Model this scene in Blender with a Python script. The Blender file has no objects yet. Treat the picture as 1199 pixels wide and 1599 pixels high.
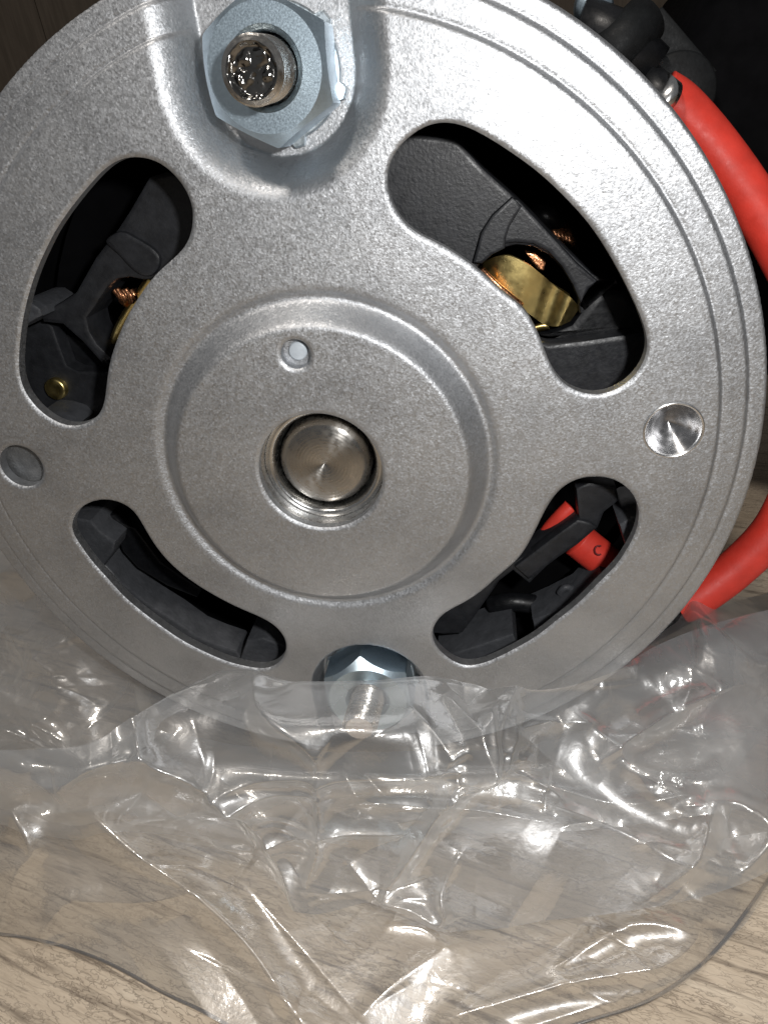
import bpy, bmesh, math, random
import numpy as np
from mathutils import Vector, Matrix
random.seed(7); RNG = np.random.default_rng(7)
S = bpy.context.scene
COL = S.collection

# ------------------------------------------------------------------ camera, world, light, exposure
# motor frame: u right, v up along the end plate, w out of the plate towards the viewer (plate radius = 1)
TILT = math.radians(5)
M = np.array([[1, 0, 0], [0, math.sin(TILT), -math.cos(TILT)], [0, math.cos(TILT), math.sin(TILT)]])
ORG = np.array([0.0, 0.0, 1.27])
CAM = np.array([0.43783, 0.75441, 1.82294])
CR = np.array([[0.98845774, -0.10495702, -0.10924886], [0.04235928, 0.88384206, -0.46586362], [0.1454544, 0.4558588, 0.87808643]])
FPX = 1170.8
def to_world(P): return np.asarray(P) @ M.T + ORG
def ray(px, py): return CR.T @ np.array([(px - 599.5) / FPX, -(py - 799.5) / FPX, -1.0])
def pw(px, py, w):
    """point of the motor frame seen at a spot of the photograph, at depth w"""
    d = ray(px, py); return CAM + (w - CAM[2]) / d[2] * d
def pz(px, py, z):
    """world point seen at a spot of the photograph, at height z over the table"""
    d = M @ ray(px, py); c = to_world(CAM); return c + (z - c[2]) / d[2] * d

cd = bpy.data.cameras.new('camera'); cam = bpy.data.objects.new('camera', cd); COL.objects.link(cam)
B = M @ CR.T
cw = to_world(CAM)
cam.matrix_world = Matrix(((*B[0], cw[0]), (*B[1], cw[1]), (*B[2], cw[2]), (0, 0, 0, 1)))
cd.sensor_fit = 'VERTICAL'; cd.sensor_height = 36; cd.sensor_width = 27; cd.lens = 36 * FPX / 1599
cd.clip_start = 0.02; cd.clip_end = 200
cd.dof.use_dof = True; cd.dof.focus_distance = 2.05; cd.dof.aperture_fstop = 0.9 * 1000 * 0.0264 / 1.0 * 0.9
S.camera = cam

wd = bpy.data.worlds.new('World'); S.world = wd; wd.use_nodes = True
bg = wd.node_tree.nodes['Background']; bg.inputs['Color'].default_value = (0.97, 0.98, 1.0, 1); bg.inputs['Strength'].default_value = 0.13
def lamp(name, kind, loc, power, color, **kw):
    l = bpy.data.lights.new(name, kind); l.energy = power; l.color = color
    for k, v in kw.items(): setattr(l, k, v)
    o = bpy.data.objects.new(name, l); COL.objects.link(o); o.location = loc; return o
flash = lamp('phone_flash', 'POINT', to_world(CAM + np.array([0.40, 0.22, 0.05])), 170, (1.0, 0.99, 0.975), shadow_soft_size=0.055)
room = lamp('ceiling_lamp', 'AREA', (-1.5, -3.0, 9.0), 300, (1.0, 0.93, 0.85), shape='DISK', size=1.0)
room.rotation_euler = (Vector((0, 0, 0.5)) - room.location).to_track_quat('-Z', 'Y').to_euler()
S.view_settings.view_transform = 'Standard'; S.view_settings.look = 'None'
S.view_settings.exposure = 0; S.view_settings.gamma = 1
S.cycles.transparent_max_bounces = 32; S.cycles.max_bounces = 10
S.cycles.sample_clamp_indirect = 6

# ------------------------------------------------------------------ materials
def mat(name):
    m = bpy.data.materials.new(name); m.use_nodes = True
    nt = m.node_tree; b = nt.nodes['Principled BSDF']
    return m, nt, b
def N(nt, t, **kw):
    n = nt.nodes.new(t)
    for k, v in kw.items():
        if k in n.inputs: n.inputs[k].default_value = v
        else: setattr(n, k, v)
    return n
def coords(nt): return N(nt, 'ShaderNodeTexCoord').outputs['Object']
def noise(nt, vec, scale, detail=3, rough=.55, dist=0):
    n = N(nt, 'ShaderNodeTexNoise', Scale=scale, Detail=detail, Roughness=rough, Distortion=dist)
    nt.links.new(vec, n.inputs['Vector']); return n
def ramp(nt, fac, stops):
    r = N(nt, 'ShaderNodeValToRGB'); e = r.color_ramp.elements
    while len(e) < len(stops): e.new(.5)
    for x, (p, c) in zip(e, stops): x.position = p; x.color = (*c, 1) if len(c) == 3 else c
    nt.links.new(fac, r.inputs['Fac']); return r.outputs['Color']
def maprange(nt, v, a, b, c, d):
    n = N(nt, 'ShaderNodeMapRange'); nt.links.new(v, n.inputs['Value'])
    for i, x in zip(('From Min', 'From Max', 'To Min', 'To Max'), (a, b, c, d)): n.inputs[i].default_value = x
    return n.outputs['Result']
def bump(nt, b, h, strength, dist=.01, normal=None):
    n = N(nt, 'ShaderNodeBump', Strength=strength, Distance=dist)
    nt.links.new(h, n.inputs['Height'])
    if normal is not None: nt.links.new(normal, n.inputs['Normal'])
    nt.links.new(n.outputs['Normal'], b.inputs['Normal']); return n.outputs['Normal']
def simple(name, col, rough, metal=0, nscale=30, namt=.15, bscale=None, bstr=.15, rvar=.1, spec=.5):
    m, nt, b = mat(name); v = coords(nt)
    n = noise(nt, v, nscale, 4)
    k = 1 - namt; c2 = tuple(min(1, x * (1 + namt)) for x in col); c1 = tuple(x * k for x in col)
    nt.links.new(ramp(nt, n.outputs['Fac'], [(.3, c1), (.7, c2)]), b.inputs['Base Color'])
    nt.links.new(maprange(nt, noise(nt, v, nscale * 2.3, 3).outputs['Fac'], .3, .7, max(.03, rough - rvar), rough + rvar), b.inputs['Roughness'])
    b.inputs['Metallic'].default_value = metal; b.inputs['Specular IOR Level'].default_value = spec
    if bscale: bump(nt, b, noise(nt, v, bscale, 3).outputs['Fac'], bstr, .01)
    return m

def cast_metal():
    m, nt, b = mat('bead_blasted_aluminium'); v = coords(nt)
    b.inputs['Metallic'].default_value = 1.0
    n = noise(nt, v, 4.5, 9, .62)
    nt.links.new(ramp(nt, n.outputs['Fac'], [(.28, (.36, .37, .387)), (.5, (.445, .457, .475)), (.75, (.50, .51, .525))]), b.inputs['Base Color'])
    vo = N(nt, 'ShaderNodeTexVoronoi', Scale=230, Randomness=1); nt.links.new(v, vo.inputs['Vector'])
    vo2 = N(nt, 'ShaderNodeTexVoronoi', Scale=105, Randomness=1); nt.links.new(v, vo2.inputs['Vector'])
    nt.links.new(maprange(nt, vo.outputs['Color'], 0, 1, .44, .63), b.inputs['Roughness'])
    g = N(nt, 'ShaderNodeNewGeometry')
    def off(col, amt):
        s = N(nt, 'ShaderNodeVectorMath', operation='SUBTRACT'); s.inputs[1].default_value = (.5, .5, .5); nt.links.new(col, s.inputs[0])
        q = N(nt, 'ShaderNodeVectorMath', operation='SCALE'); q.inputs['Scale'].default_value = amt; nt.links.new(s.outputs[0], q.inputs[0]); return q.outputs[0]
    a = N(nt, 'ShaderNodeVectorMath', operation='ADD'); nt.links.new(off(vo.outputs['Color'], .125), a.inputs[0]); nt.links.new(off(vo2.outputs['Color'], .075), a.inputs[1])
    a2 = N(nt, 'ShaderNodeVectorMath', operation='ADD'); nt.links.new(a.outputs[0], a2.inputs[0]); nt.links.new(g.outputs['Normal'], a2.inputs[1])
    nn = N(nt, 'ShaderNodeVectorMath', operation='NORMALIZE'); nt.links.new(a2.outputs[0], nn.inputs[0])
    bump(nt, b, noise(nt, v, 150, 2, .6).outputs['Fac'], .13, .01, nn.outputs[0])
    return m
ALU = cast_metal()
def machined(name, col, rough, rings=220, aniso=.75):
    """turned metal: concentric tool marks about the local w axis"""
    m, nt, b = mat(name); v = coords(nt)
    b.inputs['Metallic'].default_value = 1
    nt.links.new(ramp(nt, noise(nt, v, 18, 5).outputs['Fac'], [(.3, tuple(x * .8 for x in col)), (.7, col)]), b.inputs['Base Color'])
    nt.links.new(maprange(nt, noise(nt, v, 60, 3).outputs['Fac'], .3, .7, rough * .7, rough * 1.3), b.inputs['Roughness'])
    b.inputs['Anisotropic'].default_value = aniso
    b.inputs['Anisotropic Rotation'].default_value = .25; t = N(nt, 'ShaderNodeTangent', direction_type='RADIAL', axis='Z'); nt.links.new(t.outputs[0], b.inputs['Tangent'])
    w = N(nt, 'ShaderNodeTexWave', wave_type='RINGS', rings_direction='Z', Scale=rings / 6.28, Distortion=1.2, Detail=2); nt.links.new(v, w.inputs['Vector'])
    bump(nt, b, w.outputs['Fac'], .05, .004)
    return m
SHAFT = machined('turned_shaft_steel', (.44, .425, .40), .30)
BEARING = machined('dark_bearing_steel', (.62, .62, .61), .24, 60, .3)
BRIGHT = machined('machined_aluminium', (.82, .82, .82), .30, 120, .5)
DRILLED = machined('drilled_aluminium', (.52, .52, .53), .24, 120, .6)
ZINC = simple('blue_zinc_plating', (.55, .67, .76), .36, 1, 120, .06, 200, .04, .06)
WASHER = simple('dull_zinc_washer', (.55, .61, .65), .38, 1, 60, .1, None)
STEEL = simple('threaded_steel', (.55, .53, .50), .24, 1, 40, .25, 60, .15, .08)
DARKTIP = simple('broken_stud_end', (.22, .215, .205), .13, 1, 30, .3, 40, .25, .05)
DULLTIP = simple('dull_stud_end', (.58, .50, .43), .5, .3, 50, .15, 60, .2, .08)  # warm reflection on the lower stud end is put into this colour
BRASS = simple('brass', (.86, .68, .28), .33, 1, 22, .14, 30, .05, .06)
COPPER = simple('copper', (.72, .34, .18), .32, 1, 40, .3, 60, .3, .1)
BLACK = simple('black_moulded_plastic', (.020, .021, .024), .42, 0, 26, .3, 120, .10, .1, .4)
GREYPL = simple('dark_grey_plastic', (.060, .063, .070), .5, 0, 24, .2, 70, .25, .1)
VOID = simple('black_housing_and_deep_shade', (.003, .003, .0035), .8, 0, 12, .3, None, .1, .05, .04)  # black of the housing; also stands in for shade deep inside
SOOT = simple('black_rubber', (.007, .0075, .009), .40, 0, 26, .35, 60, .06, .1, .4)
GREYT = simple('grey_terminal_plastic', (.008, .009, .010), .6, 0, 30, .3, 90, .12, .1, .25)
WEB = simple('shaded_casting_web', (.15, .155, .16), .5, .4, 40, .2, 150, .3)  # darker version of the casting metal, shade in the hole painted in
RED = simple('red_silicone_insulation', (.72, .050, .032), .50, 0, 14, .12, 120, .08, .1)
PRINT = simple('faint_print', (.16, .012, .015), .6)
WHITEDOT = simple('white_plug', (.50, .55, .60), .4)
FERRULE = simple('tinned_ferrule', (.75, .75, .75), .25, 1)

def film(name, milk, tint=(.97, .97, .965)):
    m, nt, b = mat(name); nt.nodes.remove(b); out = nt.nodes['Material Output']; v = coords(nt)
    tr = N(nt, 'ShaderNodeBsdfTransparent'); tr.inputs['Color'].default_value = (*tint, 1)
    bm = N(nt, 'ShaderNodeBump', Strength=.12, Distance=.012); nt.links.new(noise(nt, v, 34, 3).outputs['Fac'], bm.inputs['Height'])
    gl = []
    for r in (.10, .36):
        g = N(nt, 'ShaderNodeBsdfGlossy', Roughness=r); g.inputs['Color'].default_value = (1, 1, 1, 1); nt.links.new(bm.outputs[0], g.inputs['Normal']); gl.append(g)
    mg = N(nt, 'ShaderNodeMixShader', Fac=.48); nt.links.new(gl[0].outputs[0], mg.inputs[1]); nt.links.new(gl[1].outputs[0], mg.inputs[2])
    di = N(nt, 'ShaderNodeBsdfDiffuse'); di.inputs['Color'].default_value = (.84, .87, .90, 1)
    tl = N(nt, 'ShaderNodeBsdfTranslucent'); tl.inputs['Color'].default_value = (.84, .87, .90, 1)
    mk = N(nt, 'ShaderNodeMixShader', Fac=.35); nt.links.new(di.outputs[0], mk.inputs[1]); nt.links.new(tl.outputs[0], mk.inputs[2])
    m1 = N(nt, 'ShaderNodeMixShader'); nt.links.new(tr.outputs[0], m1.inputs[1]); nt.links.new(mk.outputs[0], m1.inputs[2])
    lw = N(nt, 'ShaderNodeLayerWeight', Blend=.5)                    # film looks denser where it is seen edge on
    ml = N(nt, 'ShaderNodeMath', operation='MULTIPLY_ADD'); nt.links.new(lw.outputs['Facing'], ml.inputs[0]); ml.inputs[1].default_value = .9; ml.inputs[2].default_value = .55
    mm = N(nt, 'ShaderNodeMath', operation='MULTIPLY'); mm.use_clamp = True; nt.links.new(ml.outputs[0], mm.inputs[0])
    nt.links.new(maprange(nt, noise(nt, v, 3.2, 5).outputs['Fac'], .3, .7, milk * .7, milk * 1.4), mm.inputs[1]); nt.links.new(mm.outputs[0], m1.inputs[0])
    fr = N(nt, 'ShaderNodeFresnel', IOR=1.5)
    mu = N(nt, 'ShaderNodeMath', operation='MULTIPLY'); mu.inputs[1].default_value = 5.2; nt.links.new(fr.outputs[0], mu.inputs[0])
    mi = N(nt, 'ShaderNodeMath', operation='MINIMUM'); mi.inputs[1].default_value = .27; nt.links.new(mu.outputs[0], mi.inputs[0])
    m2 = N(nt, 'ShaderNodeMixShader'); nt.links.new(mi.outputs[0], m2.inputs[0]); nt.links.new(m1.outputs[0], m2.inputs[1]); nt.links.new(mg.outputs[0], m2.inputs[2])
    nt.links.new(m2.outputs[0], out.inputs['Surface']); return m
FILM = film('clear_polythene', .20)
FILMEDGE = film('polythene_edge_shadow_tint', .10, (.50, .45, .40))  # brown tint paints the refracted shadow along the bag edge
FILMLOW = film('clear_polythene_flat', .09)

def wood():
    m, nt, b = mat('pale_wood_grain_laminate'); tc = coords(nt)
    mp = N(nt, 'ShaderNodeMapping'); mp.inputs['Rotation'].default_value = (0, 0, math.radians(WOODROT)); nt.links.new(tc, mp.inputs['Vector'])
    def st(sx, sy):
        s = N(nt, 'ShaderNodeMapping'); s.inputs['Scale'].default_value = (sx, sy, 1); nt.links.new(mp.outputs[0], s.inputs['Vector']); return s.outputs[0]
    broad = noise(nt, st(.8, 4), 1.6, 5, .6, .6).outputs['Fac']
    fine = noise(nt, st(3, 30), 3.0, 5, .65, 1.2).outputs['Fac']
    base = ramp(nt, broad, [(.25, (.44, .36, .27)), (.55, (.58, .485, .375)), (.8, (.67, .585, .47))])
    # long dark grain streaks
    pore = noise(nt, st(1.0, 13), 2.2, 4, .6, .8).outputs['Fac']
    pm = ramp(nt, pore, [(.55, (0, 0, 0)), (.70, (.9, .9, .9))])
    mx = N(nt, 'ShaderNodeMix', data_type='RGBA'); nt.links.new(pm, mx.inputs[0]); nt.links.new(base, mx.inputs[6]); mx.inputs[7].default_value = (.17, .135, .105, 1)
    # fine wavy crackle lines
    vo = N(nt, 'ShaderNodeTexVoronoi', feature='DISTANCE_TO_EDGE', Scale=9.0, Randomness=1)
    wp = noise(nt, st(6, 14), 2.2, 3, .6); wa = N(nt, 'ShaderNodeVectorMath', operation='MULTIPLY_ADD'); nt.links.new(wp.outputs['Color'], wa.inputs[0]); wa.inputs[1].default_value = (.5, .35, 0); nt.links.new(st(1.0, 5.5), wa.inputs[2])
    nt.links.new(wa.outputs[0], vo.inputs['Vector'])
    lm0 = ramp(nt, vo.outputs['Distance'], [(.0, (1, 1, 1)), (.06, (0, 0, 0))])
    lmask = ramp(nt, noise(nt, st(.9, 3.5), 1.7, 3).outputs['Fac'], [(.38, (.12, .12, .12)), (.62, (1, 1, 1))])
    lx = N(nt, 'ShaderNodeMix', data_type='RGBA', blend_type='MULTIPLY'); lx.inputs[0].default_value = 1; nt.links.new(lm0, lx.inputs[6]); nt.links.new(lmask, lx.inputs[7]); lm = lx.outputs[2]
    ms = N(nt, 'ShaderNodeMath', operation='MULTIPLY'); ms.inputs[1].default_value = .5; nt.links.new(lm, ms.inputs[0])
    mx2 = N(nt, 'ShaderNodeMix', data_type='RGBA'); nt.links.new(ms.outputs[0], mx2.inputs[0]); nt.links.new(mx.outputs[2], mx2.inputs[6]); mx2.inputs[7].default_value = (.20, .155, .12, 1)
    mx3 = N(nt, 'ShaderNodeMix', data_type='RGBA', blend_type='MULTIPLY'); mx3.inputs[0].default_value = .5
    nt.links.new(mx2.outputs[2], mx3.inputs[6]); nt.links.new(ramp(nt, fine, [(.3, (.6, .57, .54)), (.62, (1, 1, 1))]), mx3.inputs[7])
    nt.links.new(mx3.outputs[2], b.inputs['Base Color'])
    b.inputs['Roughness'].default_value = .55; b.inputs['Specular IOR Level'].default_value = .3
    inv = N(nt, 'ShaderNodeMath', operation='SUBTRACT'); inv.inputs[0].default_value = 1; nt.links.new(lm, inv.inputs[1])
    bump(nt, b, inv.outputs[0], .5, .008)
    return m
WOODROT = 18
WOOD = wood()
def darkwood():
    m, nt, b = mat('dark_stained_boards'); tc = coords(nt)
    mp = N(nt, 'ShaderNodeMapping'); mp.inputs['Scale'].default_value = (6, 1, .5); nt.links.new(tc, mp.inputs['Vector'])
    nt.links.new(ramp(nt, noise(nt, mp.outputs[0], 2.5, 5, .6, .8).outputs['Fac'], [(.3, (.11, .085, .06)), (.7, (.17, .135, .10))]), b.inputs['Base Color'])
    b.inputs['Roughness'].default_value = .6; return m
DARKWOOD = darkwood()

# ------------------------------------------------------------------ mesh helpers
BASE = np.array([0.0, 0.0, 0.0])                 # root offset in the motor frame (set below)
def link(name, verts, faces, m, parent=None, smooth=True, frame=True, sharp=None, origin=None):
    V = np.asarray(verts, float)
    if origin is not None: V = V - np.array(origin)
    elif frame: V = V - BASE
    me = bpy.data.meshes.new(name); me.from_pydata(V.tolist(), [], [tuple(int(i) for i in f) for f in faces]); me.validate(); me.update()
    bm = bmesh.new(); bm.from_mesh(me); bmesh.ops.recalc_face_normals(bm, faces=bm.faces) if parent is not None and sharp != 'keep' else None
    bm.to_mesh(me); bm.free()
    me.materials.append(m)
    if smooth:
        me.polygons.foreach_set('use_smooth', [True] * len(me.polygons))
        if sharp not in (None, 'keep'): me.set_sharp_from_angle(angle=math.radians(sharp))
    o = bpy.data.objects.new(name, me); COL.objects.link(o)
    if parent is not None: o.parent = parent
    if origin is not None: o.location = np.array(origin) - BASE
    return o
class MB:
    def __init__(s): s.v = []; s.f = []; s.n = 0
    def add(s, v, f):
        s.v.append(np.asarray(v, float)); s.f += [tuple(i + s.n for i in q) for q in f]; s.n += len(v); return s
    def build(s, name, m, parent=None, **kw): return link(name, np.concatenate(s.v), s.f, m, parent, **kw)
def lathe(prof, c=(0, 0), n=96, hexr=None, rot=0, close=False):
    """prof: list of (r, w) about a w-parallel axis at c"""
    t = np.linspace(0, 2 * np.pi, n, endpoint=False); v = []; f = []
    for r, w in prof:
        v.append(np.stack([c[0] + r * np.cos(t + rot), c[1] + r * np.sin(t + rot), 0 * t + w], 1))
    k = len(prof)
    for i in range(k - 1):
        for j in range(n): f.append((i * n + j, i * n + (j + 1) % n, (i + 1) * n + (j + 1) % n, (i + 1) * n + j))
    v = np.concatenate(v)
    if close: f.append(tuple(range((k - 1) * n, k * n)))
    return v, f
def catmull(P, n=8, closed=False):
    P = np.asarray(P, float); out = []; k = len(P)
    for i in range(k if closed else k - 1):
        if closed: a, b, c, d = P[(i - 1) % k], P[i], P[(i + 1) % k], P[(i + 2) % k]
        else: a, b, c, d = P[max(i - 1, 0)], P[i], P[i + 1], P[min(i + 2, k - 1)]
        for t in np.linspace(0, 1, n, endpoint=False):
            out.append(.5 * (2 * b + (c - a) * t + (2 * a - 5 * b + 4 * c - d) * t * t + (3 * b - a - 3 * c + d) * t ** 3))
    if not closed: out.append(P[-1])
    return np.array(out)
def tube(P, r, n=16, cap=True):
    P = np.asarray(P, float); k = len(P); rr = np.full(k, r) if np.isscalar(r) else np.asarray(r)
    T = np.gradient(P, axis=0); T /= np.linalg.norm(T, axis=1)[:, None] + 1e-12
    a = np.cross(T[0], [.3, .1, 1]); a /= np.linalg.norm(a); v = []; f = []
    for i in range(k):
        a = a - T[i] * (a @ T[i]); a /= np.linalg.norm(a); b = np.cross(T[i], a)
        for j in range(n):
            th = 2 * np.pi * j / n; v.append(P[i] + rr[i] * (np.cos(th) * a + np.sin(th) * b))
    for i in range(k - 1):
        for j in range(n): f.append((i * n + j, i * n + (j + 1) % n, (i + 1) * n + (j + 1) % n, (i + 1) * n + j))
    if cap: f.append(tuple(range(n))[::-1]); f.append(tuple(range((k - 1) * n, k * n)))
    return np.array(v), f
def resample(P, n, closed=True):
    P = np.asarray(P, float)
    if closed: P = np.vstack([P, P[:1]])
    d = np.concatenate([[0], np.cumsum(np.linalg.norm(np.diff(P, axis=0), axis=1))])
    s = np.linspace(0, d[-1], n, endpoint=not closed)
    return np.stack([np.interp(s, d, P[:, i]) for i in range(P.shape[1])], 1)
def smooth_closed(P, n=320, sig=4):
    P = resample(catmull(P, 10, True), n); k = np.exp(-.5 * (np.arange(-3 * sig, 3 * sig + 1) / sig) ** 2); k /= k.sum()
    out = np.zeros_like(P)
    for i, w in enumerate(k): out += w * np.roll(P, i - 3 * sig, axis=0)
    return out
def slab(poly, thick, bevel=.008):
    """solid plate with a rounded front rim: poly = points of the motor frame (own w each), extruded to -w"""
    P = np.asarray(poly, float); k = len(P)
    e = np.roll(P, -1, 0) - np.roll(P, 1, 0); nrm = np.stack([e[:, 1], -e[:, 0]], 1); nrm /= np.linalg.norm(nrm, axis=1)[:, None] + 1e-9
    area = np.sum(P[:, 0] * np.roll(P[:, 1], -1) - np.roll(P[:, 0], -1) * P[:, 1])
    if area < 0: nrm = -nrm
    rings = []
    for ins, dw in ((bevel * 1.5, 0), (bevel, 0), (bevel * .3, -bevel * .3), (0, -bevel), (0, -thick)):
        Q = P.copy(); Q[:, :2] -= nrm * ins; Q[:, 2] += dw; rings.append(Q)
    v = np.concatenate(rings); f = [tuple(range(k))]
    for i in range(4):
        for j in range(k): f.append((i * k + j, i * k + (j + 1) % k, (i + 1) * k + (j + 1) % k, (i + 1) * k + j))
    f.append(tuple(range(4 * k, 5 * k))[::-1]); return v, f
def strip(A, Bp, thick=.012, n=8, cross=1):
    A = catmull(A, n); Bp = catmull(Bp, n); k = len(A)
    t = np.gradient((A + Bp) / 2, axis=0); nr = np.cross(t, A - Bp); nr /= np.linalg.norm(nr, axis=1)[:, None] + 1e-9
    if nr[:, 2].sum() < 0: nr = -nr
    v = np.concatenate([A, Bp, A - nr * thick, Bp - nr * thick]); f = []
    for i in range(k - 1):
        f += [(i, i + 1, k + i + 1, k + i), (2 * k + i, 3 * k + i, 3 * k + i + 1, 2 * k + i + 1), (i, 2 * k + i, 2 * k + i + 1, i + 1), (k + i, k + i + 1, 3 * k + i + 1, 3 * k + i)]
    f += [(0, k, 3 * k, 2 * k), (k - 1, 3 * k - 1, 4 * k - 1, 2 * k - 1)]
    return v, f
def zpts(zp, ox, oy, s, w):
    """traced spots of an enlarged crop -> motor frame at depth w (w may be per point)"""
    return np.array([pw(ox + p[0] / s, oy + p[1] / s, p[2] if len(p) > 2 else w) for p in zp])

# ------------------------------------------------------------------ setting: table and the boards behind it
def top(name, label, cat, loc=(0, 0, 0), kind=None):
    o = bpy.data.objects.new(name, None); COL.objects.link(o); o.location = loc
    o['label'] = label; o['category'] = cat
    if kind: o['kind'] = kind
    return o
def grid_sheet(x0, x1, y0, y1, z):
    return [(x0, y0, z), (x1, y0, z), (x1, y1, z), (x0, y1, z)], [(0, 1, 2, 3)]
tb = MB(); tb.add(*grid_sheet(-30, 30, -12, 14, 0))
t = tb.build('table_top', WOOD, None, smooth=False, frame=False); t['kind'] = 'structure'; t['label'] = 'pale wood grain laminate surface under the plastic bag'
for i in range(24):
    w = 2.4; x0 = -29 + i * w
    m = MB(); v = [(x0, 14, 0), (x0 + w - .015, 14, 0), (x0 + w - .015, 14, 14), (x0, 14, 14), (x0, 14.3, 0), (x0 + w - .015, 14.3, 0), (x0 + w - .015, 14.3, 14), (x0, 14.3, 14)]
    m.add(v, [(0, 1, 2, 3), (0, 4, 5, 1), (1, 5, 6, 2), (2, 6, 7, 3), (3, 7, 4, 0)])
    if i == 0:
        wall = bpy.data.objects.new('wall', None); COL.objects.link(wall); wall['kind'] = 'structure'
    p = m.build('board', DARKWOOD, wall, smooth=False, frame=False)

# ------------------------------------------------------------------ the motor
BASE = np.array([0.0, -1.44, -.9])
motor = top('electric_motor', 'round silver ended electric motor lying on its side on a clear bag', 'electric motor')
motor.location = to_world(BASE); motor.rotation_euler = Matrix(M.tolist()).to_euler()

SC = (-.012, -.040)                     # shaft centre
SL = {}
SL['ur'] = zpts([(55,270),(80,180),(140,110),(220,60),(300,50),(380,72),(460,115),(560,180),(660,255),(760,350),(850,450),(930,570),(1000,700),(1050,810),(1078,900),(1075,960),(1040,1030),(980,1085),(910,1115),(850,1118),(790,1100),(740,1070),(700,1010),(680,960),(655,890),(625,830),(590,775),(545,745),(480,690),(410,625),(330,568),(260,525),(180,490),(110,430),(70,350)], 580, 170, 2.498, 0)
SL['ul'] = zpts([(635,72),(720,90),(790,140),(850,210),(890,300),(890,390),(870,470),(820,530),(760,580),(700,640),(650,710),(600,790),(560,870),(530,950),(510,1010),(497,1080),(488,1160),(478,1230),(450,1280),(390,1315),(330,1325),(270,1310),(210,1275),(150,1220),(105,1150),(85,1080),(85,980),(95,880),(110,790),(135,690),(165,600),(205,510),(250,420),(310,330),(380,240),(450,160),(510,105),(570,78)], 0, 220, 2.962, 0)
SL['ll'] = zpts([(60,150),(80,110),(120,85),(160,78),(210,88),(250,115),(280,165),(310,215),(350,265),(400,310),(450,345),(510,380),(570,410),(630,435),(680,465),(710,510),(705,550),(680,580),(640,592),(590,585),(530,570),(460,540),(400,510),(340,470),(280,425),(220,375),(170,320),(120,265),(85,215),(62,180)], 80, 740, 1.934, 0)
SL['lr'] = zpts([(72,840),(85,800),(120,765),(180,735),(240,695),(300,640),(360,590),(400,530),(430,470),(460,410),(500,355),(550,322),(610,310),(670,315),(720,340),(755,380),(768,430),(760,490),(730,550),(690,610),(630,670),(560,740),(490,795),(420,850),(350,890),(280,925),(220,945),(170,945),(120,915),(85,880)], 640, 600, 2.145, 0)
SLOTS = [smooth_closed(p[:, :2]) for p in SL.values()]
ROUND = [(SC[0], SC[1], .166), (-.027, .281, .037), (.889, .003, .066), (-.889, .003, .064)]
def sst(x): x = np.clip(x, 0, 1); return x * x * (3 - 2 * x)
def fold_noise(x, y, sc, seed):
    r = np.random.default_rng(seed); g = r.random((64, 64))
    X = x * sc; Y = y * sc; i = np.floor(X).astype(int); j = np.floor(Y).astype(int); a = sst(X - i); b = sst(Y - j)
    G = lambda p, q: g[p % 64, q % 64]
    return (G(i, j) * (1 - a) + G(i + 1, j) * a) * (1 - b) + (G(i, j + 1) * (1 - a) + G(i + 1, j + 1) * a) * b - .5
POCK = [(.003, .884, .172, .092, 1), (.020, -.835, .165, .022, -1)]
def pocket_sd(x, y, c):
    """distance to a U shaped pocket that runs from a stud out over the rim"""
    px, py, r, fl, sg = c
    yy = np.where((y - py) * sg > 0, py, y)
    return np.hypot(x - px, yy - py) - r
def plate_height(x, y):
    r = np.hypot(x, y); z = np.zeros_like(r)
    z -= .012 * sst((r - .995) / .010) + .005 * np.exp(-((r - 1.002) / .005) ** 2)          # first step line
    z -= .013 * sst((r - 1.061) / .010) + .005 * np.exp(-((r - 1.067) / .005) ** 2)       # second step line
    z -= .030 * np.clip((r - 1.107) / .009, 0, 1) ** 2.2
    rb = np.hypot(x - SC[0], y - SC[1] + .002)
    z += .056 * (1 - sst((rb - .382) / .058)) - .010 * np.exp(-((rb - .447) / .015) ** 2)
    z += .002 * (fold_noise(x, y, 3.1, 5))
    for c in POCK:
        sd = pocket_sd(x, y, c); t = np.clip(sd / c[3], 0, 1)
        k = 1 - sst(t) if c[4] < 0 else (1 - t) ** 1.9
        floor = -.105
        z = z * (1 - k) + floor * k
    return z
def poly_sd(P, poly):
    """signed distance (positive outside) and direction to the outline"""
    A = poly; D = np.roll(A, -1, 0) - A; L = (D ** 2).sum(1)
    best = np.full(len(P), 1e9); near = np.zeros_like(P); ins = np.zeros(len(P), bool)
    for a, d, l in zip(A, D, L):
        t = np.clip(((P - a) @ d) / l, 0, 1); q = a + t[:, None] * d; dd = ((P - q) ** 2).sum(1)
        m = dd < best; best[m] = dd[m]; near[m] = q[m]
        b = a + d; c = (a[1] > P[:, 1]) != (b[1] > P[:, 1])
        if d[1] != 0: ins ^= c & (P[:, 0] < a[0] + (P[:, 1] - a[1]) * d[0] / d[1])
    return np.sqrt(best) * np.where(ins, -1, 1), near
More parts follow.
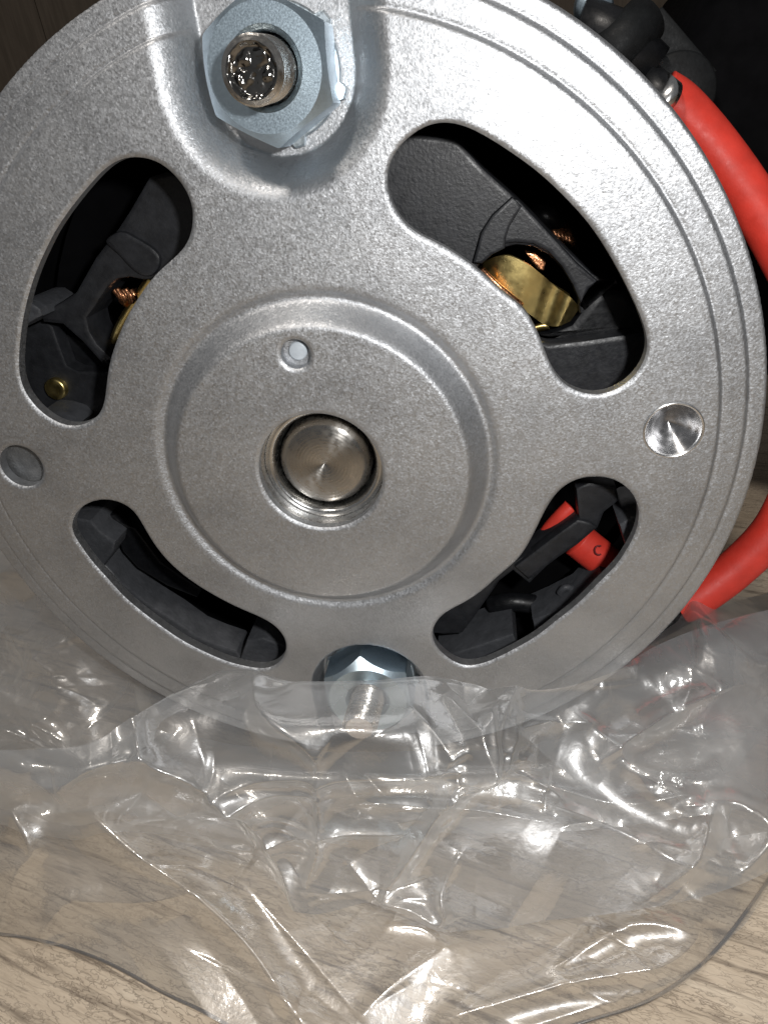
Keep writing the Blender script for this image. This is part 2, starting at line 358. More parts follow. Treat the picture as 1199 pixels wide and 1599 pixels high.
def make_plate():
    h = .0046; g = np.arange(-1.14, 1.1401, h); n = len(g)
    X, Y = np.meshgrid(g, g); P = np.stack([X.ravel(), Y.ravel()], 1)
    sd = np.full(len(P), 9.0); near = np.zeros_like(P)
    def take(idx, s, q):
        m = s < sd[idx]; ii = idx[m]; sd[ii] = s[m]; near[ii] = q[m]
    RO = 1.116; r = np.hypot(P[:, 0], P[:, 1]) + 1e-9
    take(np.arange(len(P)), RO - r, P / r[:, None] * RO)
    for cx, cy, rr in ROUND:
        d = P - np.array([cx, cy]); q = np.hypot(d[:, 0], d[:, 1]) + 1e-9
        take(np.arange(len(P)), q - rr, np.array([cx, cy]) + d / q[:, None] * rr)
    for s in SLOTS:
        lo = s.min(0) - .06; hi = s.max(0) + .06
        idx = np.where(((P > lo) & (P < hi)).all(1))[0]; a, b = poly_sd(P[idx], s); take(idx, a, b)
    keep = sd > -.45 * h
    q = np.arange(n * n).reshape(n, n); F = np.stack([q[:-1, :-1], q[:-1, 1:], q[1:, 1:], q[1:, :-1]], -1).reshape(-1, 4)
    F = F[keep[F].all(1)]
    # boundary edges
    E = np.concatenate([F[:, [i, (i + 1) % 4]] for i in range(4)]); key = np.sort(E, 1); kk = key[:, 0].astype(np.int64) * len(P) + key[:, 1]
    u, inv, cnt = np.unique(kk, return_inverse=True, return_counts=True); BE = E[cnt[inv] == 1]
    bv = np.unique(BE); P2 = P.copy(); P2[bv] = near[bv]; sd[bv] = 0
    Z = plate_height(P2[:, 0], P2[:, 1])
    e = np.clip(1 - sd / .010, 0, 1); isout = np.hypot(P2[:, 0], P2[:, 1]) > 1.06
    Z -= np.where(isout, 0, .010 * .6 * (1 - np.sqrt(1 - np.clip(e, 0, .999) ** 2)))
    V = np.column_stack([P2, Z]); used = np.unique(F); mp = -np.ones(len(P), int); mp[used] = np.arange(len(used))
    V = V[used]; F = mp[F]; BE = mp[BE]
    # walls: top copy, bottom copy
    b = np.unique(BE); loc = {int(x): i for i, x in enumerate(b)}; nv = len(V)
    topv = V[b].copy(); bot = topv.copy(); out = np.hypot(bot[:, 0], bot[:, 1]) > 1.06
    bot[:, 2] = np.where(out, -.27, -.036)
    W = [(nv + loc[int(i1)], nv + loc[int(i0)], nv + len(b) + loc[int(i0)], nv + len(b) + loc[int(i1)]) for i0, i1 in BE]
    link('end_plate', np.concatenate([V, topv, bot]), [tuple(f) for f in F] + W, ALU, motor, sharp='keep')
make_plate()
PLATE = bpy.data.objects['end_plate']
def sub(mb, name, m, parent, **kw): return mb.build(name, m, parent, **kw)
# machined dimple (right), web behind the left hole, white dot on the boss
d = MB(); d.add(*lathe([(.0665, -.004), (.060, -.012), (.03, -.042), (.004, -.062), (.0, -.063)], ROUND[2][:2], 64)); sub(d, 'drilled_dimple', DRILLED, PLATE, origin=(*ROUND[2][:2], 0))
d = MB(); d.add(*lathe([(.0745, .0005), (.0735, .0035), (.069, .003), (.066, -.004)], ROUND[2][:2], 64)); sub(d, 'dimple_rim', BRIGHT, PLATE, origin=(*ROUND[2][:2], 0))
d = MB(); d.add(*lathe([(.085, -.048), (.05, -.049), (.0, -.050)], ROUND[3][:2], 48)); sub(d, 'hole_web', WEB, PLATE)
d = MB(); d.add(*lathe([(.023, .012), (.023, .026), (.019, .028), (.0, .0285)], ROUND[1][:2], 40)); sub(d, 'pale_plug', WHITEDOT, PLATE)
d = MB(); d.add(*lathe([(.040, .018), (.0, .016)], ROUND[1][:2], 40)); sub(d, 'dimple_floor', ALU, PLATE)
# bearing with its seat, and the shaft end
d = MB(); d.add(*lathe([(.180, .0505), (.178, .0535), (.170, .046), (.1655, .025), (.1655, -.06)], SC, 96)); sub(d, 'bore_chamfer', BRIGHT, PLATE, origin=(*SC, 0))
d = MB(); d.add(*lathe([(.1655, -.012), (.163, -.006), (.148, -.006), (.143, -.010), (.138, -.022), (.134, -.05), (.133, -.12)], SC, 96)); BR = d.build('bearing', BEARING, motor, origin=(*SC, 0))
d = MB(); d.add(*lathe([(.1265, -.3), (.1265, -.035), (.124, -.024), (.114, -.009), (.104, -.004), (.06, -.0035), (.012, -.003), (.006, -.006), (.0, -.008)], SC, 96)); d.build('shaft', SHAFT, motor, origin=(*SC, 0))

# ---- studs with nuts
def hexnut(c, ap, w0, w1, rin, rot):
    n = 144; t = np.linspace(0, 2 * np.pi, n, endpoint=False); a = (t - rot + np.pi / 6) % (np.pi / 3) - np.pi / 6
    rh = ap / np.cos(a); rings = []
    rings.append((rh, np.full(n, w0)))
    rd = ap * .925; ztop = w1 - 1.15 * (rh - rd)
    rings.append((rh, ztop)); rings.append((np.full(n, rd), np.full(n, w1)))
    rings.append((np.full(n, rin + .012), np.full(n, w1))); rings.append((np.full(n, rin), np.full(n, w1 - .012))); rings.append((np.full(n, rin), np.full(n, w0)))
    v = np.concatenate([np.stack([c[0] + r * np.cos(t), c[1] + r * np.sin(t), z], 1) for r, z in rings]); f = []
    for i in range(len(rings) - 1):
        for j in range(n): f.append((i * n + j, i * n + (j + 1) % n, (i + 1) * n + (j + 1) % n, (i + 1) * n + j))
    return v, f
def thread(c, r, w0, w1, pitch=.0155, d=.006):
    p = [(r - d, w0)]; w = w0
    while w < w1 - .012: p += [(r - d, w + pitch * .2), (r, w + pitch * .55), (r, w + pitch * .7), (r - d, w + pitch)]; w += pitch
    p += [(r - .004, w1 - .008), (r - .012, w1)]
    return p
def stud(c, tip, r, w1, rot, tipmat, broken):
    s = bpy.data.objects.new('stud', None); COL.objects.link(s); s.parent = motor
    v, f = lathe(thread(c, r, -.12, w1), c, 64)
    k = np.clip((v[:, 2] - .04) / (w1 - .04), 0, 1); v[:, 0] += k * (tip[0] - c[0]); v[:, 1] += k * (tip[1] - c[1])
    MB().add(v, f).build('threaded_rod', STEEL, s, sharp=28)
    if broken: prof = [(r - .012, w1), (r - .016, w1 - .003)] + [((r - .020) * q, w1 - .018) for q in np.linspace(1, 0, 14)]
    else: prof = [(r - .012, w1), (r * .5, w1 + .001), (.0, w1 + .001)]
    v, f = lathe(prof, tip, 64)
    if broken:
        a = np.arctan2(v[:, 1] - tip[1], v[:, 0] - tip[0]); q = np.hypot(v[:, 0] - tip[0], v[:, 1] - tip[1]) / r
        v[:, 2] += (.016 * np.abs(fold_noise(v[:, 0] + 3, v[:, 1] * .6 + 3, 52, 3)) + .006 * fold_noise(v[:, 0] + 3, v[:, 1] + 3, 95, 4)) * (q < .76)
    MB().add(v, f).build('stud_end', tipmat, s)
    MB().add(*hexnut(c, .131, -.085, .05, r + .006, rot)).build('nut', ZINC, s, sharp=20)
    # toothed lock washer under the nut
    n = 180; t = np.linspace(0, 2 * np.pi, n, endpoint=False)
    rr = .139 + .017 * np.clip(np.cos(t * 6 - rot * 6 + 2.2) * 4 - 2.6, 0, 1)
    rings = [(np.full(n, r + .01), -.086), (rr - .004, -.084), (rr, -.088), (rr, -.102)]
    v = np.concatenate([np.stack([c[0] + q * np.cos(t), c[1] + q * np.sin(t), 0 * t + z], 1) for q, z in rings]); f = []
    for i in range(3):
        for j in range(n): f.append((i * n + j, i * n + (j + 1) % n, (i + 1) * n + (j + 1) % n, (i + 1) * n + j))
    MB().add(v, f).build('lock_washer', WASHER, s, sharp=30)
    return s
s1 = stud((.004, .884), (.0115, .874), .063, .185, math.radians(-61), DARKTIP, True)
s2 = stud((.022, -.828), (.020, -.797), .052, .20, math.radians(-56), DULLTIP, False)
s1['label'] = 'upper stud with a dark broken shiny end'
s2['label'] = 'lower stud with a flat dull end behind the film'

# ---- housing behind the plate
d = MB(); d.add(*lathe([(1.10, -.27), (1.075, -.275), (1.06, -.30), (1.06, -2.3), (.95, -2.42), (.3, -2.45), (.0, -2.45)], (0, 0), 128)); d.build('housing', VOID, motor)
d = MB(); d.add(*lathe([(.60, -.85), (.0, -.85)], (0, 0), 64)); d.add(*lathe([(1.0, -.5), (.6, -.85)], (0, 0), 64)); d.build('inner_shade_wall', VOID, motor)  # near-black backing, colour stands in for the shaded depth behind the slots
# grey inner ledge of the housing behind the lower slots, with its tabs
def arc_ledge(r0, r1, a0, a1, w, thick, n=40):
    t = np.radians(np.linspace(a0, a1, n)); o = np.stack([r1 * np.cos(t), r1 * np.sin(t), 0 * t + w], 1); i = np.stack([r0 * np.cos(t[::-1]), r0 * np.sin(t[::-1]), 0 * t + w], 1)
    return slab(np.concatenate([o, i]), thick, .006)
Z5 = (80, 740, 1.934); Z6 = (640, 600, 2.145); Z2 = (0, 220, 2.962); Z3 = (580, 170, 2.498)
def piece(name, z, pts, w, m, thick=.1, bevel=.008, parent=motor, dense=0):
    P = zpts(pts, *z, w)
    if dense: P = catmull(P, dense, True)
    return MB().add(*slab(P, thick, bevel)).build(name, m, parent, sharp=40)
# lower-left slot
piece('housing_ledge', Z5, [(100,250),(165,275),(215,330),(290,390),(370,440),(440,490),(500,515),(560,535),(585,570),(600,640),(440,600),(280,500),(150,370)], -.20, GREYPL, .12)
piece('housing_tab', Z5, [(30,140),(60,130),(120,140),(150,175),(195,205),(190,235),(160,275),(130,330),(40,260)], -.17, GREYPL, .2)
piece('housing_tab', Z5, [(590,505),(640,495),(700,515),(740,540),(700,640),(600,640),(570,560)], -.17, GREYPL, .2)
piece('brush_arm', Z5, [(130,120),(190,125),(215,150),(255,165),(285,205),(330,265),(395,310),(455,350),(440,375),(350,340),(260,285),(215,235),(195,180),(150,150)], -.26, SOOT, .12)
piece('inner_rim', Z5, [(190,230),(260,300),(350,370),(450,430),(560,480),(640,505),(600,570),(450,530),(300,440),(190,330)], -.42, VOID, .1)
# lower-right slot
piece('brush_arm', Z6, [(555,350),(600,330),(690,345),(700,390),(650,430),(630,480),(560,540),(470,600),(400,668),(345,625),(300,660),(210,790),(175,835),(110,840),(60,830),(120,745),(230,680),(330,600),(350,595),(430,545),(520,485),(565,455)], -.20, BLACK, .1)
piece('brush_arm_rib', Z6, [(350,612),(400,655),(560,535),(625,480),(600,462),(560,455),(470,520)], -.185, BLACK, .04)
piece('housing_tab', Z6, [(700,470),(740,445),(800,440),(800,560),(730,570),(715,520)], -.15, GREYPL, .2)
piece('housing_ledge', Z6, [(410,790),(480,760),(560,720),(640,640),(700,650),(500,830),(425,870)], -.22, GREYPL, .15)
piece('housing_tab', Z6, [(90,915),(180,890),(270,860),(345,835),(360,870),(350,960),(200,1000),(90,960)], -.17, GREYPL, .2)
d = MB(); d.add(*tube(catmull(zpts([(270,740,-.36),(340,728,-.34),(420,738,-.34),(510,752,-.34),(560,745,-.36)], *Z6, 0), 6), .034)); d.build('black_lead', SOOT, motor)
d = MB(); d.add(*tube(catmull(zpts([(500,700,-.30),(520,680,-.29),(545,690,-.30),(530,712,-.31)], *Z6, 0), 5), .012)); d.build('lead_crimp', GREYPL, motor)
# upper-left slot
piece('brush_holder', Z2, [(690,165),(780,140),(960,180),(1000,420),(900,600),(760,640),(660,645),(600,632),(545,640),(505,670),(470,720),(440,770),(402,820),(415,880),(450,940),(520,1010),(470,1030),(380,930),(290,850),(200,840),(190,800),(290,740),(350,700),(400,610),(440,540),(500,462),(545,405),(600,320)], -.24, BLACK, .14, .010)
piece('holder_ridge', Z2, [(488,470),(520,432),(570,420),(640,455),(700,492),(738,535),(735,585),(700,625),(650,622),(600,585),(550,530)], -.226, BLACK, .03, .008, dense=5)
piece('brush_holder', Z2, [(90,880),(200,830),(245,860),(280,960),(310,1040),(360,1065),(480,1065),(560,1060),(520,1330),(300,1400),(60,1250),(40,1000)], -.30, BLACK, .14)
piece('brush_holder', Z2, [(270,870),(330,900),(420,950),(490,1010),(540,1050),(480,1062),(370,1060),(320,1040),(290,960)], -.36, SOOT, .1)
piece('housing_tab', Z2, [(90,745),(140,745),(185,775),(198,810),(150,835),(100,870),(60,860)], -.17, GREYPL, .2)
piece('housing_tab', Z2, [(180,1262),(250,1270),(310,1290),(345,1325),(300,1370),(180,1330)], -.17, GREYPL, .2)
c = zpts([(258,1148)], *Z2, -.285)[0]
v, f = lathe([(.034, -.31), (.034, -.283), (.028, -.279), (.012, -.283), (.0, -.284)], c[:2], 32); MB().add(v, f).build('brass_rivet', BRASS, motor)
d = MB(); d.add(*strip(zpts([(690,640,-.28),(610,760,-.29),(545,870,-.30),(500,985,-.31)], *Z2, 0), zpts([(740,650,-.30),(650,790,-.32),(590,900,-.33),(540,1010,-.33)], *Z2, 0), .02)); d.build('brass_strip', BRASS, motor)
for k in range(7):
    a = np.array([530 + k * 13, 690 - 6 * math.sin(k * 2.1), -.29]); b = np.array([575 + k * 9, 745 + 8 * math.sin(k * 1.7), -.31]); e = np.array([640 + k * 8, 690 + k * 4, -.33])
    MB().add(*tube(catmull(zpts([a, (a + b) / 2 + [6, 4, .012], b, e], *Z2, 0), 5), .009, 8)).build('copper_strand', COPPER, motor)
# upper-right slot
OP = [(405,640),(425,600),(460,570),(510,545),(565,532),(630,538),(690,570),(740,620),(780,680),(805,740),(815,790)]
piece('brush_holder', Z3, [(-20,250),(40,140),(130,90),(320,116),(345,130),(440,235),(540,325),(620,400),(690,475),(780,565),(860,640),(905,662),(950,668),(962,685),(920,690),(885,690),(850,720),(828,770),(812,800)] + OP[::-1][1:] + [(380,660),(200,560),(20,420)], -.24, BLACK, .14, .010)
piece('holder_ridge', Z3, [(548,345),(585,382),(562,420),(538,460),(525,500),(520,545),(470,570),(430,605),(395,600),(412,540),(428,480),(470,415)], -.213, BLACK, .04, .006)
piece('holder_face', Z3, [(545,345),(575,355),(690,480),(800,600),(880,670),(850,700),(815,760),(785,690),(740,615),(690,560),(630,528),(560,522),(500,530),(490,480),(520,400)], -.228, BLACK, .03, .008)
piece('brush_holder', Z3, [(830,770),(870,720),(930,700),(1000,700),(1120,820),(1130,1000),(1000,880),(960,890),(800,905),(690,915),(600,880),(690,875),(780,840)], -.30, SOOT, .16, .02)
piece('brush_holder', Z3, [(600,890),(690,915),(820,905),(985,880),(1140,860),(1150,1050),(960,1180),(800,1180),(640,1060)], -.25, BLACK, .14, .012)
A = [(432,612,-.33),(455,588,-.27),(500,562,-.245),(560,560,-.235),(625,600,-.235),(700,665,-.25),(750,710,-.265),(800,760,-.25),(815,790,-.29)]
Bq = [(412,632,-.36),(432,640,-.29),(470,680,-.26),(520,725,-.245),(580,780,-.245),(640,825,-.26),(690,855,-.275),(745,845,-.26),(780,835,-.30)]
A = [(432,605,-.34),(448,592,-.275),(490,575,-.25),(545,575,-.24),(615,610,-.24),(668,650,-.252),(720,695,-.268),(775,735,-.25),(812,775,-.275)]
Bq = [(418,622,-.36),(436,636,-.285),(468,668,-.255),(515,712,-.245),(570,765,-.245),(625,808,-.258),(672,840,-.275),(725,848,-.258),(775,828,-.285)]
d = MB(); d.add(*strip(zpts(A, *Z3, 0), zpts(Bq, *Z3, 0), .016, 8)); d.build('brass_clip', BRASS, motor, sharp=60)
d = MB(); d.add(*strip(zpts([(600,868,-.27),(660,850,-.28),(690,852,-.28)], *Z3, 0), zpts([(615,880,-.29),(665,866,-.30),(695,862,-.30)], *Z3, 0), .012)); d.build('brass_strip', BRASS, motor)
for k in range(6):
    o = k * 5
    MB().add(*tube(catmull(zpts([(405 + o, 640 - o * .6, -.24), (450 + o, 700 - o + 5 * math.sin(k * 2), -.225), (500 + o, 745 - o + 4 * math.sin(k), -.225), (560 + o, 785 - o * .8, -.24)], *Z3, 0), 6), .0075, 8)).build('copper_strand', COPPER, motor)
for k in range(5):
    o = k * 14
    MB().add(*tube(catmull(zpts([(700 + o, 440 + o * .3, -.42), (708 + o, 465 + o * .3, -.385), (722 + o, 500 + o * .4, -.38), (730 + o, 530 + o * .4, -.42)], *Z3, 0), 6), .014, 8)).build('copper_strand', COPPER, motor)
piece('copper_tab', Z3, [(600,560),(640,565),(680,600),(672,632),(650,630),(615,590)], -.30, COPPER, .06, .006)
d = MB(); d.add(*tube(catmull(zpts([(640,400,-.40),(690,415,-.38),(720,450,-.40)], *Z3, 0), 6), .03)); d.build('black_lead', SOOT, motor)

# ---- red lead: from the terminal, round the right side, back in under the plate
L = [(1030,150,-1.08),(1060,170,-1.08),(1110,225,-1.06),(1165,300,-1.0),(1215,385,-.9),(1262,490,-.80),(1275,610,-.70),(1255,720,-.60),(1212,820,-.54),(1150,886,-.52),(1090,932,-.50),(1060,946,-.50)]
RL = np.array([pw(*p) for p in L])
d = MB(); d.add(*tube(catmull(RL, 10), np.linspace(.080, .066, 111), 28)); cable = d.build('red_lead', RED, motor)
L2 = [(1060,946,-.50),(1020,968,-.51),(980,990,-.53),(930,1010,-.56),(880,1020,-.6)]
d = MB(); d.add(*tube(catmull(np.array([pw(*p) for p in L2]), 8), [.072] * 33, 24)); d.build('lead_sleeve', SOOT, motor)
Q = catmull(zpts([(560,520,-.34),(600,552,-.335),(650,592,-.33),(700,640,-.33),(790,720,-.36)], *Z6, 0), 8)
d = MB(); d.add(*tube(Q, .058, 24)); inner = d.build('red_lead', RED, motor)
d = MB(); d.add(*tube(catmull(zpts([(440,530,-.30),(470,485,-.29),(505,445,-.285),(540,410,-.29)], *Z6, 0), 8), .026, 16)); d.build('red_lead', RED, motor)
cc = zpts([(632,556)], *Z6, -.272)[0]; th = np.radians(np.linspace(60, 300, 16))
MB().add(*tube(np.stack([cc[0] + .013 * np.cos(th), cc[1] + .013 * np.sin(th) * 1.1, cc[2] + 0 * th - .004 * np.sin(th)], 1), .0028, 8)).build('printed_letter', PRINT, inner)

# ---- solenoid on the upper right with its terminal
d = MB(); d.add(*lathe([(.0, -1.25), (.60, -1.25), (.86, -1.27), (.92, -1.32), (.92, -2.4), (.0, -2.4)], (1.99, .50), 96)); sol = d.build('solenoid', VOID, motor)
TX = lambda x, y, w: pw(x, y, w)
d = MB(); d.add(*slab(np.array([pw(*p) for p in [(985,30,-1.17),(1035,10,-1.17),(1120,110,-1.17),(1050,118,-1.17),(1020,90,-1.17)]]), .3, .012)); d.build('terminal_block', GREYT, sol, sharp=40)
d = MB(); d.add(*tube(np.array([pw(900,40,-1.080), pw(962,62,-1.080), pw(1012,112,-1.080)]), .086, 28)); d.build('terminal_boot', SOOT, sol)
d = MB(); d.add(*tube(np.array([pw(930,100,-1.020), pw(975,62,-1.040), pw(1008,30,-1.080)]), .074, 28)); d.build('terminal_boot', GREYT, sol)
d = MB(); d.add(*tube(np.array([pw(1003,118,-1.010), pw(1033,95,-1.040)]), .0065, 10)); d.build('terminal_band', FERRULE, sol)
cw_ = pw(1058,146,-1.120); v, f = lathe([(.125, -1.2), (.125, -1.13), (.117, -1.12), (.05, -1.12), (.0, -1.12)], cw_[:2], 48); MB().add(v, f).build('terminal_washer', GREYT, sol)
d = MB(); d.add(*tube(np.array([pw(1004,128,-1.040), pw(1034,152,-1.020), pw(1040,157,-1.020)]), .062, 24)); d.build('cable_ferrule', SOOT, sol)
d = MB(); d.add(*tube(np.array([pw(1026,146,-0.980), pw(1040,157,-0.995)]), .062, 24)); d.build('cable_ferrule', FERRULE, sol)
cb = pw(928,8,-1.080); v, f = lathe([(.06, -1.14), (.06, -1.09), (.05, -1.075), (.0, -1.072)], cb[:2], 24); MB().add(v, f).build('terminal_nut', ZINC, sol)

# ------------------------------------------------------------------ the plastic bag
bag = top('plastic_bag', 'crumpled clear plastic bag spread under and in front of the motor', 'plastic bag', (0, -.5, 0))
def film_sheet(name, rows, creases, m, nu=300, nv=220, rnd=40, seed=1, amp=1.0, wobble=.012, fine=40):
    rows = np.array(rows, float)                       # (row, col, 3) spots with a height over the table
    W = np.array([[pz(*c) for c in r] for r in rows])
    def interp(G, n):                                  # along axis 0
        k = (n - 1) // (len(G) - 1) + 1
        out = np.stack([catmull(G[:, j], k) for j in range(G.shape[1])], 1); s = np.linspace(0, len(out) - 1, n); i = np.clip(np.floor(s).astype(int), 0, len(out) - 2); a = (s - i)[:, None, None]
        return out[i] * (1 - a) + out[i + 1] * a
    both = np.concatenate([W, rows[:, :, :2]], 2)
    G = interp(both, nv); G = interp(G.transpose(1, 0, 2), nu).transpose(1, 0, 2)
    P = G[:, :, :3]; T = G[:, :, 3:]
    nrm = np.cross(np.gradient(P, axis=1), np.gradient(P, axis=0)); nrm /= np.linalg.norm(nrm, axis=2)[:, :, None] + 1e-9
    if nrm[:, :, 2].mean() < 0: nrm = -nrm
    X = T[:, :, 0]; Y = T[:, :, 1]; D = np.zeros(X.shape); r = np.random.default_rng(seed)
    D += wobble * (1.2 * fold_noise(X, Y, 1 / 210., seed) + .12 * fold_noise(X, Y, 1 / 50., seed + 3))
    lo = T.reshape(-1, 2).min(0); hi = T.reshape(-1, 2).max(0)
    cs = [(np.array(c[0], float), c[1], -c[2], c[3]) for c in creases]   # negative width: a soft sided fold
    for _ in range(rnd):
        a = lo + r.random(2) * (hi - lo); an = r.choice([.35, 1.0, 2.3, 1.6]) + r.normal(0, .35); l = r.uniform(70, 330); b = a + l * np.array([math.cos(an), math.sin(an)]); mid = (a + b) / 2 + r.normal(0, 5, 2)
        if min(math.hypot(*(p_ - (575, 1105))) for p_ in (a, mid, b)) < 120: continue
        w_ = r.choice([26, 45, 80, 130]) * r.uniform(.8, 1.2)
        cs.append((np.array([a, mid, b]), .0017 * w_ * r.uniform(.12, .42) * amp * r.choice([1, -1]), w_, r.uniform(.8, 2.5)))
    base_ = [q for c in creases for q in c[0]]
    for _ in range(fine):                              # small sharp crinkles that fan out from the big folds
        p_ = np.array(base_[r.integers(len(base_))], float) + r.normal(0, 14, 2); an = r.uniform(0, 6.283); l = r.uniform(35, 150)
        if math.hypot(*(p_ - (575, 1100))) < 85: continue
        b = p_ + l * np.array([math.cos(an), math.sin(an) * .8]); w_ = r.uniform(7, 15)
        cs.append((np.array([p_, (p_ + b) / 2 + r.normal(0, 6, 2), b]), .0017 * w_ * r.uniform(.35, .8) * r.choice([1, 1, -1]), -w_, r.uniform(.8, 1.6)))
    for pts, a, width, eps in cs:                      # each crease: a tent with a rounded crest
        q = catmull(pts, 6) if len(pts) > 2 else resample(pts, 8, False)
        d2 = np.full(X.shape, 1e12); tt = np.zeros(X.shape); n = len(q) - 1
        for i in range(n):
            ab = q[i + 1] - q[i]; L2_ = ab @ ab + 1e-9; t = np.clip(((X - q[i, 0]) * ab[0] + (Y - q[i, 1]) * ab[1]) / L2_, 0, 1)
            e = (X - q[i, 0] - t * ab[0]) ** 2 + (Y - q[i, 1] - t * ab[1]) ** 2; mk = e < d2; d2[mk] = e[mk]; tt[mk] = (i + t[mk]) / n
        dd = np.sqrt(d2 + eps * eps); D += (a * np.clip(1 - (dd - eps) / width, 0, None) if width > 0 else .78 * a * np.exp(-(dd - eps) / (-width * .8)) * sst(2.2 - dd / (-width * 2.2))) * np.sqrt(np.clip(np.sin(np.pi * (.04 + .92 * tt)), 0, 1))
    P = P + nrm * D[:, :, None]
    P[:, :, 2] = np.maximum(P[:, :, 2], .006)
    q = np.arange(nu * nv).reshape(nv, nu); F = np.stack([q[:-1, :-1], q[:-1, 1:], q[1:, 1:], q[1:, :-1]], -1).reshape(-1, 4)
    V = P.reshape(-1, 3) - np.array(bag.location)
    o = link(name, V, F, m, None, frame=False); o.parent = bag; return o
LOW = [[(-260,760,.22),(80,860,.12),(350,960,.04),(600,980,.04),(850,1000,.04),(1080,960,.04),(1400,860,.06)],
       [(-260,980,.34),(100,1040,.20),(350,1100,.08),(600,1150,.08),(850,1120,.10),(1080,1060,.12),(1400,1000,.16)],
       [(-260,1200,.46),(100,1220,.36),(350,1260,.22),(600,1280,.12),(850,1280,.12),(1060,1240,.14),(1380,1160,.2)],
       [(-260,1340,.32),(80,1350,.23),(330,1400,.16),(580,1440,.10),(830,1440,.10),(1040,1400,.12),(1330,1260,.15)],
       [(-260,1440,.03),(70,1470,.02),(290,1566,.02),(560,1690,.02),(870,1610,.02),(1085,1515,.02),(1250,1300,.03)]]
film_sheet('bag_back_layer', LOW, [
    ([(140,1265),(240,1340),(310,1395),(390,1475),(480,1610)], .085, 26, 5),
    ([(120,1402),(220,1405),(312,1400)], .05, 18, 4),
    ([(18,1255),(55,1320),(32,1360),(8,1450)], .06, 20, 3),
    ([(110,1400),(75,1450),(85,1478)], .04, 14, 3),
    ([(690,1600),(880,1538),(1010,1503),(1062,1462),(1070,1446)], .075, 30, 4),
    ([(870,1512),(980,1446),(1075,1450)], .04, 20, 3),
    ([(720,1640),(960,1560),(1110,1490),(1200,1380)], .04, 30, 4),
    ([(560,1600),(620,1540),(700,1480)], .02, 22, 3)], FILMLOW, 520, 400, 18, 11, .7, .014, 24)
FRONT = [[(-200,1150,.66),(100,1165,.60),(205,1122,.62),(345,1046,.62),(450,1062,.62),(580,1062,.62),(680,1056,.60),(800,1085,.54),(930,1060,.48),(1080,985,.44),(1400,900,.48)],
         [(-200,1185,.60),(85,1200,.55),(190,1180,.56),(340,1115,.60),(450,1130,.63),(580,1142,.64),(680,1135,.60),(800,1145,.50),(950,1120,.41),(1100,1060,.38),(1400,1000,.42)],
         [(-200,1225,.50),(60,1240,.46),(200,1235,.47),(340,1205,.48),(450,1215,.47),(580,1220,.46),(690,1220,.44),(800,1225,.39),(960,1215,.33),(1110,1180,.30),(1400,1120,.34)],
         [(-200,1260,.40),(60,1268,.33),(210,1268,.34),(340,1280,.33),(460,1320,.30),(580,1315,.30),(690,1335,.28),(820,1335,.29),(960,1325,.25),(1120,1295,.25),(1400,1230,.27)],
         [(-200,1290,.32),(60,1292,.22),(215,1292,.22),(345,1340,.20),(460,1432,.15),(590,1408,.17),(695,1452,.14),(840,1440,.14),(980,1422,.16),(1140,1385,.18),(1330,1290,.2)]]
film_sheet('bag_front_layer', FRONT, [
    ([(205,1126),(345,1052),(450,1068),(580,1068),(680,1064),(800,1092)], .012, 9, 2),
    ([(205,1115),(235,1185),(300,1210),(380,1255),(400,1290),(430,1370),(455,1438)], .085, 24, 3),
    ([(398,1058),(412,1112),(480,1152),(505,1172)], .06, 22, 3),
    ([(505,1165),(500,1250),(495,1330),(470,1392)], .05, 16, 3),
    ([(350,1226),(450,1206),(600,1192),(660,1178)], .07, 26, 4),
    ([(100,1222),(150,1190),(235,1183)], .07, 24, 4),
    ([(640,1178),(720,1150),(790,1085)], .06, 22, 3),
    ([(745,1120),(738,1160),(700,1200),(690,1250),(640,1340),(598,1400)], .07, 20, 3),
    ([(700,1250),(760,1180),(800,1110)], .06, 18, 3),
    ([(730,1180),(770,1235),(850,1262),(960,1302),(1060,1352),(1130,1366)], .06, 40, 2.5),
    *[([(735, 1168), (735 * .4 + x * .6 + 4, 1168 * .4 + y * .6 - 5), (x, y)], .034, 13, 1.3) for x, y in ((690,1088),(805,1082),(870,1250),(775,1262),(690,1262),(630,1192),(722,1232),(850,1130),(830,1190))],
    *[([(330 + 14 * k, 1262 + 26 * k), (420 + 30 * k, 1240 + 22 * k), (520 + 42 * k, 1245 + 20 * k)], .02, 12, 1.3) for k in (0, 3)],
    ([(596,1405),(640,1415),(692,1448)], .05, 16, 3),
    ([(925,1190),(1000,1142),(1112,1088)], .09, 24, 4),
    ([(950,1200),(1062,1278)], .08, 22, 3),
    ([(800,1085),(900,1060),(985,1045)], .06, 24, 3),
    ([(880,1110),(930,1160),(1000,1250),(1080,1290)], .05, 22, 3),
    ([(1100,1262),(1150,1262),(1195,1300),(1150,1360)], .09, 24, 4),
    ([(1010,1400),(1080,1340),(1110,1270)], .06, 20, 3),
    ([(20,1270),(160,1278),(310,1262),(420,1240)], .03, 20, 3),
    ([(720,1330),(690,1390),(700,1440)], .05, 18, 3)], FILM, 620, 440, 30, 5, .75, .018, 85)
MID = [[(-260,1120,.22),(60,1130,.20),(250,1150,.16),(440,1172,.14),(640,1172,.14),(820,1165,.16),(1000,1120,.18),(1400,1040,.22)],
       [(-260,1170,.24),(60,1180,.22),(250,1195,.20),(440,1205,.18),(640,1205,.18),(820,1200,.18),(1000,1165,.20),(1400,1090,.24)],
       [(-260,1225,.16),(60,1232,.15),(250,1238,.14),(440,1245,.13),(640,1250,.13),(820,1250,.13),(1000,1220,.15),(1400,1150,.18)],
       [(-260,1272,.07),(60,1276,.07),(250,1280,.07),(440,1292,.07),(640,1300,.07),(820,1300,.07),(1000,1285,.08),(1400,1210,.1)]]
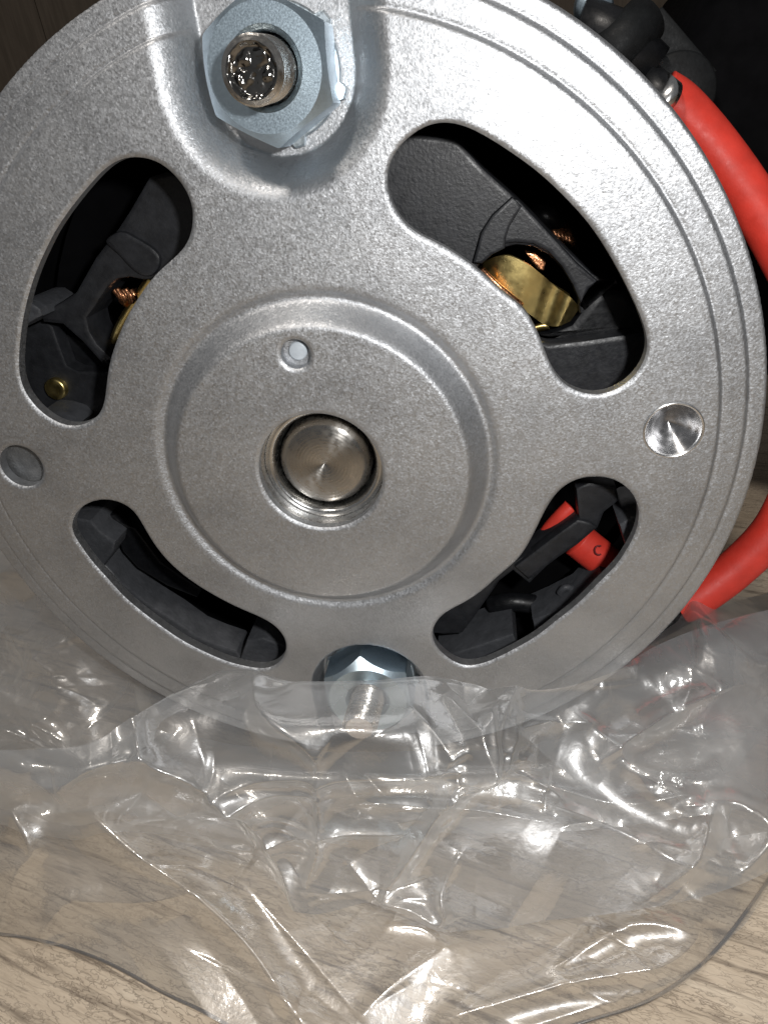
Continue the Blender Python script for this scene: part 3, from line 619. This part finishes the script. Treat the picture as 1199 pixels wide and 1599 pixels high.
film_sheet('bag_middle_layer', MID, [([(0,1250),(170,1215),(330,1230)], .04, 20, 2.5), ([(420,1290),(560,1255),(700,1262)], .04, 16, 2), ([(600,1268),(720,1262),(860,1285)], .04, 14, 2), ([(850,1225),(960,1255),(1060,1240)], .04, 18, 2)], FILM, 420, 180, 20, 41, .8, .014, 30)
SIDE = [[(-260,700,.9),(-60,760,.85),(40,850,.72),(180,980,.5),(330,1060,.45)],
        [(-260,850,.6),(-60,900,.55),(40,960,.48),(160,1050,.38),(300,1100,.38)],
        [(-260,1020,.35),(-80,1050,.32),(20,1080,.28),(120,1120,.26),(240,1140,.28)],
        [(-260,1180,.1),(-80,1200,.1),(10,1220,.08),(110,1240,.08),(200,1250,.1)]]
film_sheet('bag_side_fold', SIDE, [([(-40,1110),(40,1060),(120,1000),(210,960)], .05, 26, 4), ([(20,1090),(90,1150),(160,1220)], .06, 20, 3), ([(0,980),(60,1010),(100,1060)], .04, 18, 3), ([(-10,1150),(30,1140),(80,1180)], .05, 14, 3)], FILM, 260, 220, 36, 21, 1.0, .02)
RIGHT = [[(860,1075,.14),(980,1010,.12),(1090,965,.12),(1210,915,.14),(1420,840,.2)],
         [(800,1110,.26),(920,1050,.22),(1060,1000,.22),(1210,955,.24),(1420,860,.3)],
         [(830,1160,.28),(960,1090,.30),(1090,1030,.32),(1220,990,.34),(1420,950,.36)],
         [(900,1220,.16),(1020,1160,.18),(1130,1110,.22),(1240,1070,.24),(1420,1050,.26)],
         [(960,1260,.06),(1080,1230,.07),(1180,1190,.08),(1280,1160,.1),(1420,1150,.1)]]
film_sheet('bag_side_fold', RIGHT, [([(870,1112),(940,1090),(985,1045)], .08, 22, 3), ([(930,1100),(1010,1000),(1070,940)], .05, 24, 3), ([(1000,1150),(1090,1080),(1199,1070)], .06, 24, 3), ([(1085,870),(1110,960),(1080,1040)], .05, 22, 3), ([(1100,1020),(1180,1040),(1230,1000)], .05, 18, 3), ([(1080,1150),(1150,1150),(1199,1140)], .06, 18, 3)], FILM, 280, 240, 50, 31, 1.0, .02)

E_ = catmull(np.array([pz(x, y, .010) for x, y, _ in LOW[-1]]), 30); E_[:, 2] = .010 + .003 * np.sin(np.arange(len(E_)) * .31)
MB().add(*tube(E_ - np.array(bag.location), .005, 8)).build('shaded_bag_hem', FILMEDGE, None, frame=False).parent = bag  # edge roll, tinted dark to carry the painted edge shadow
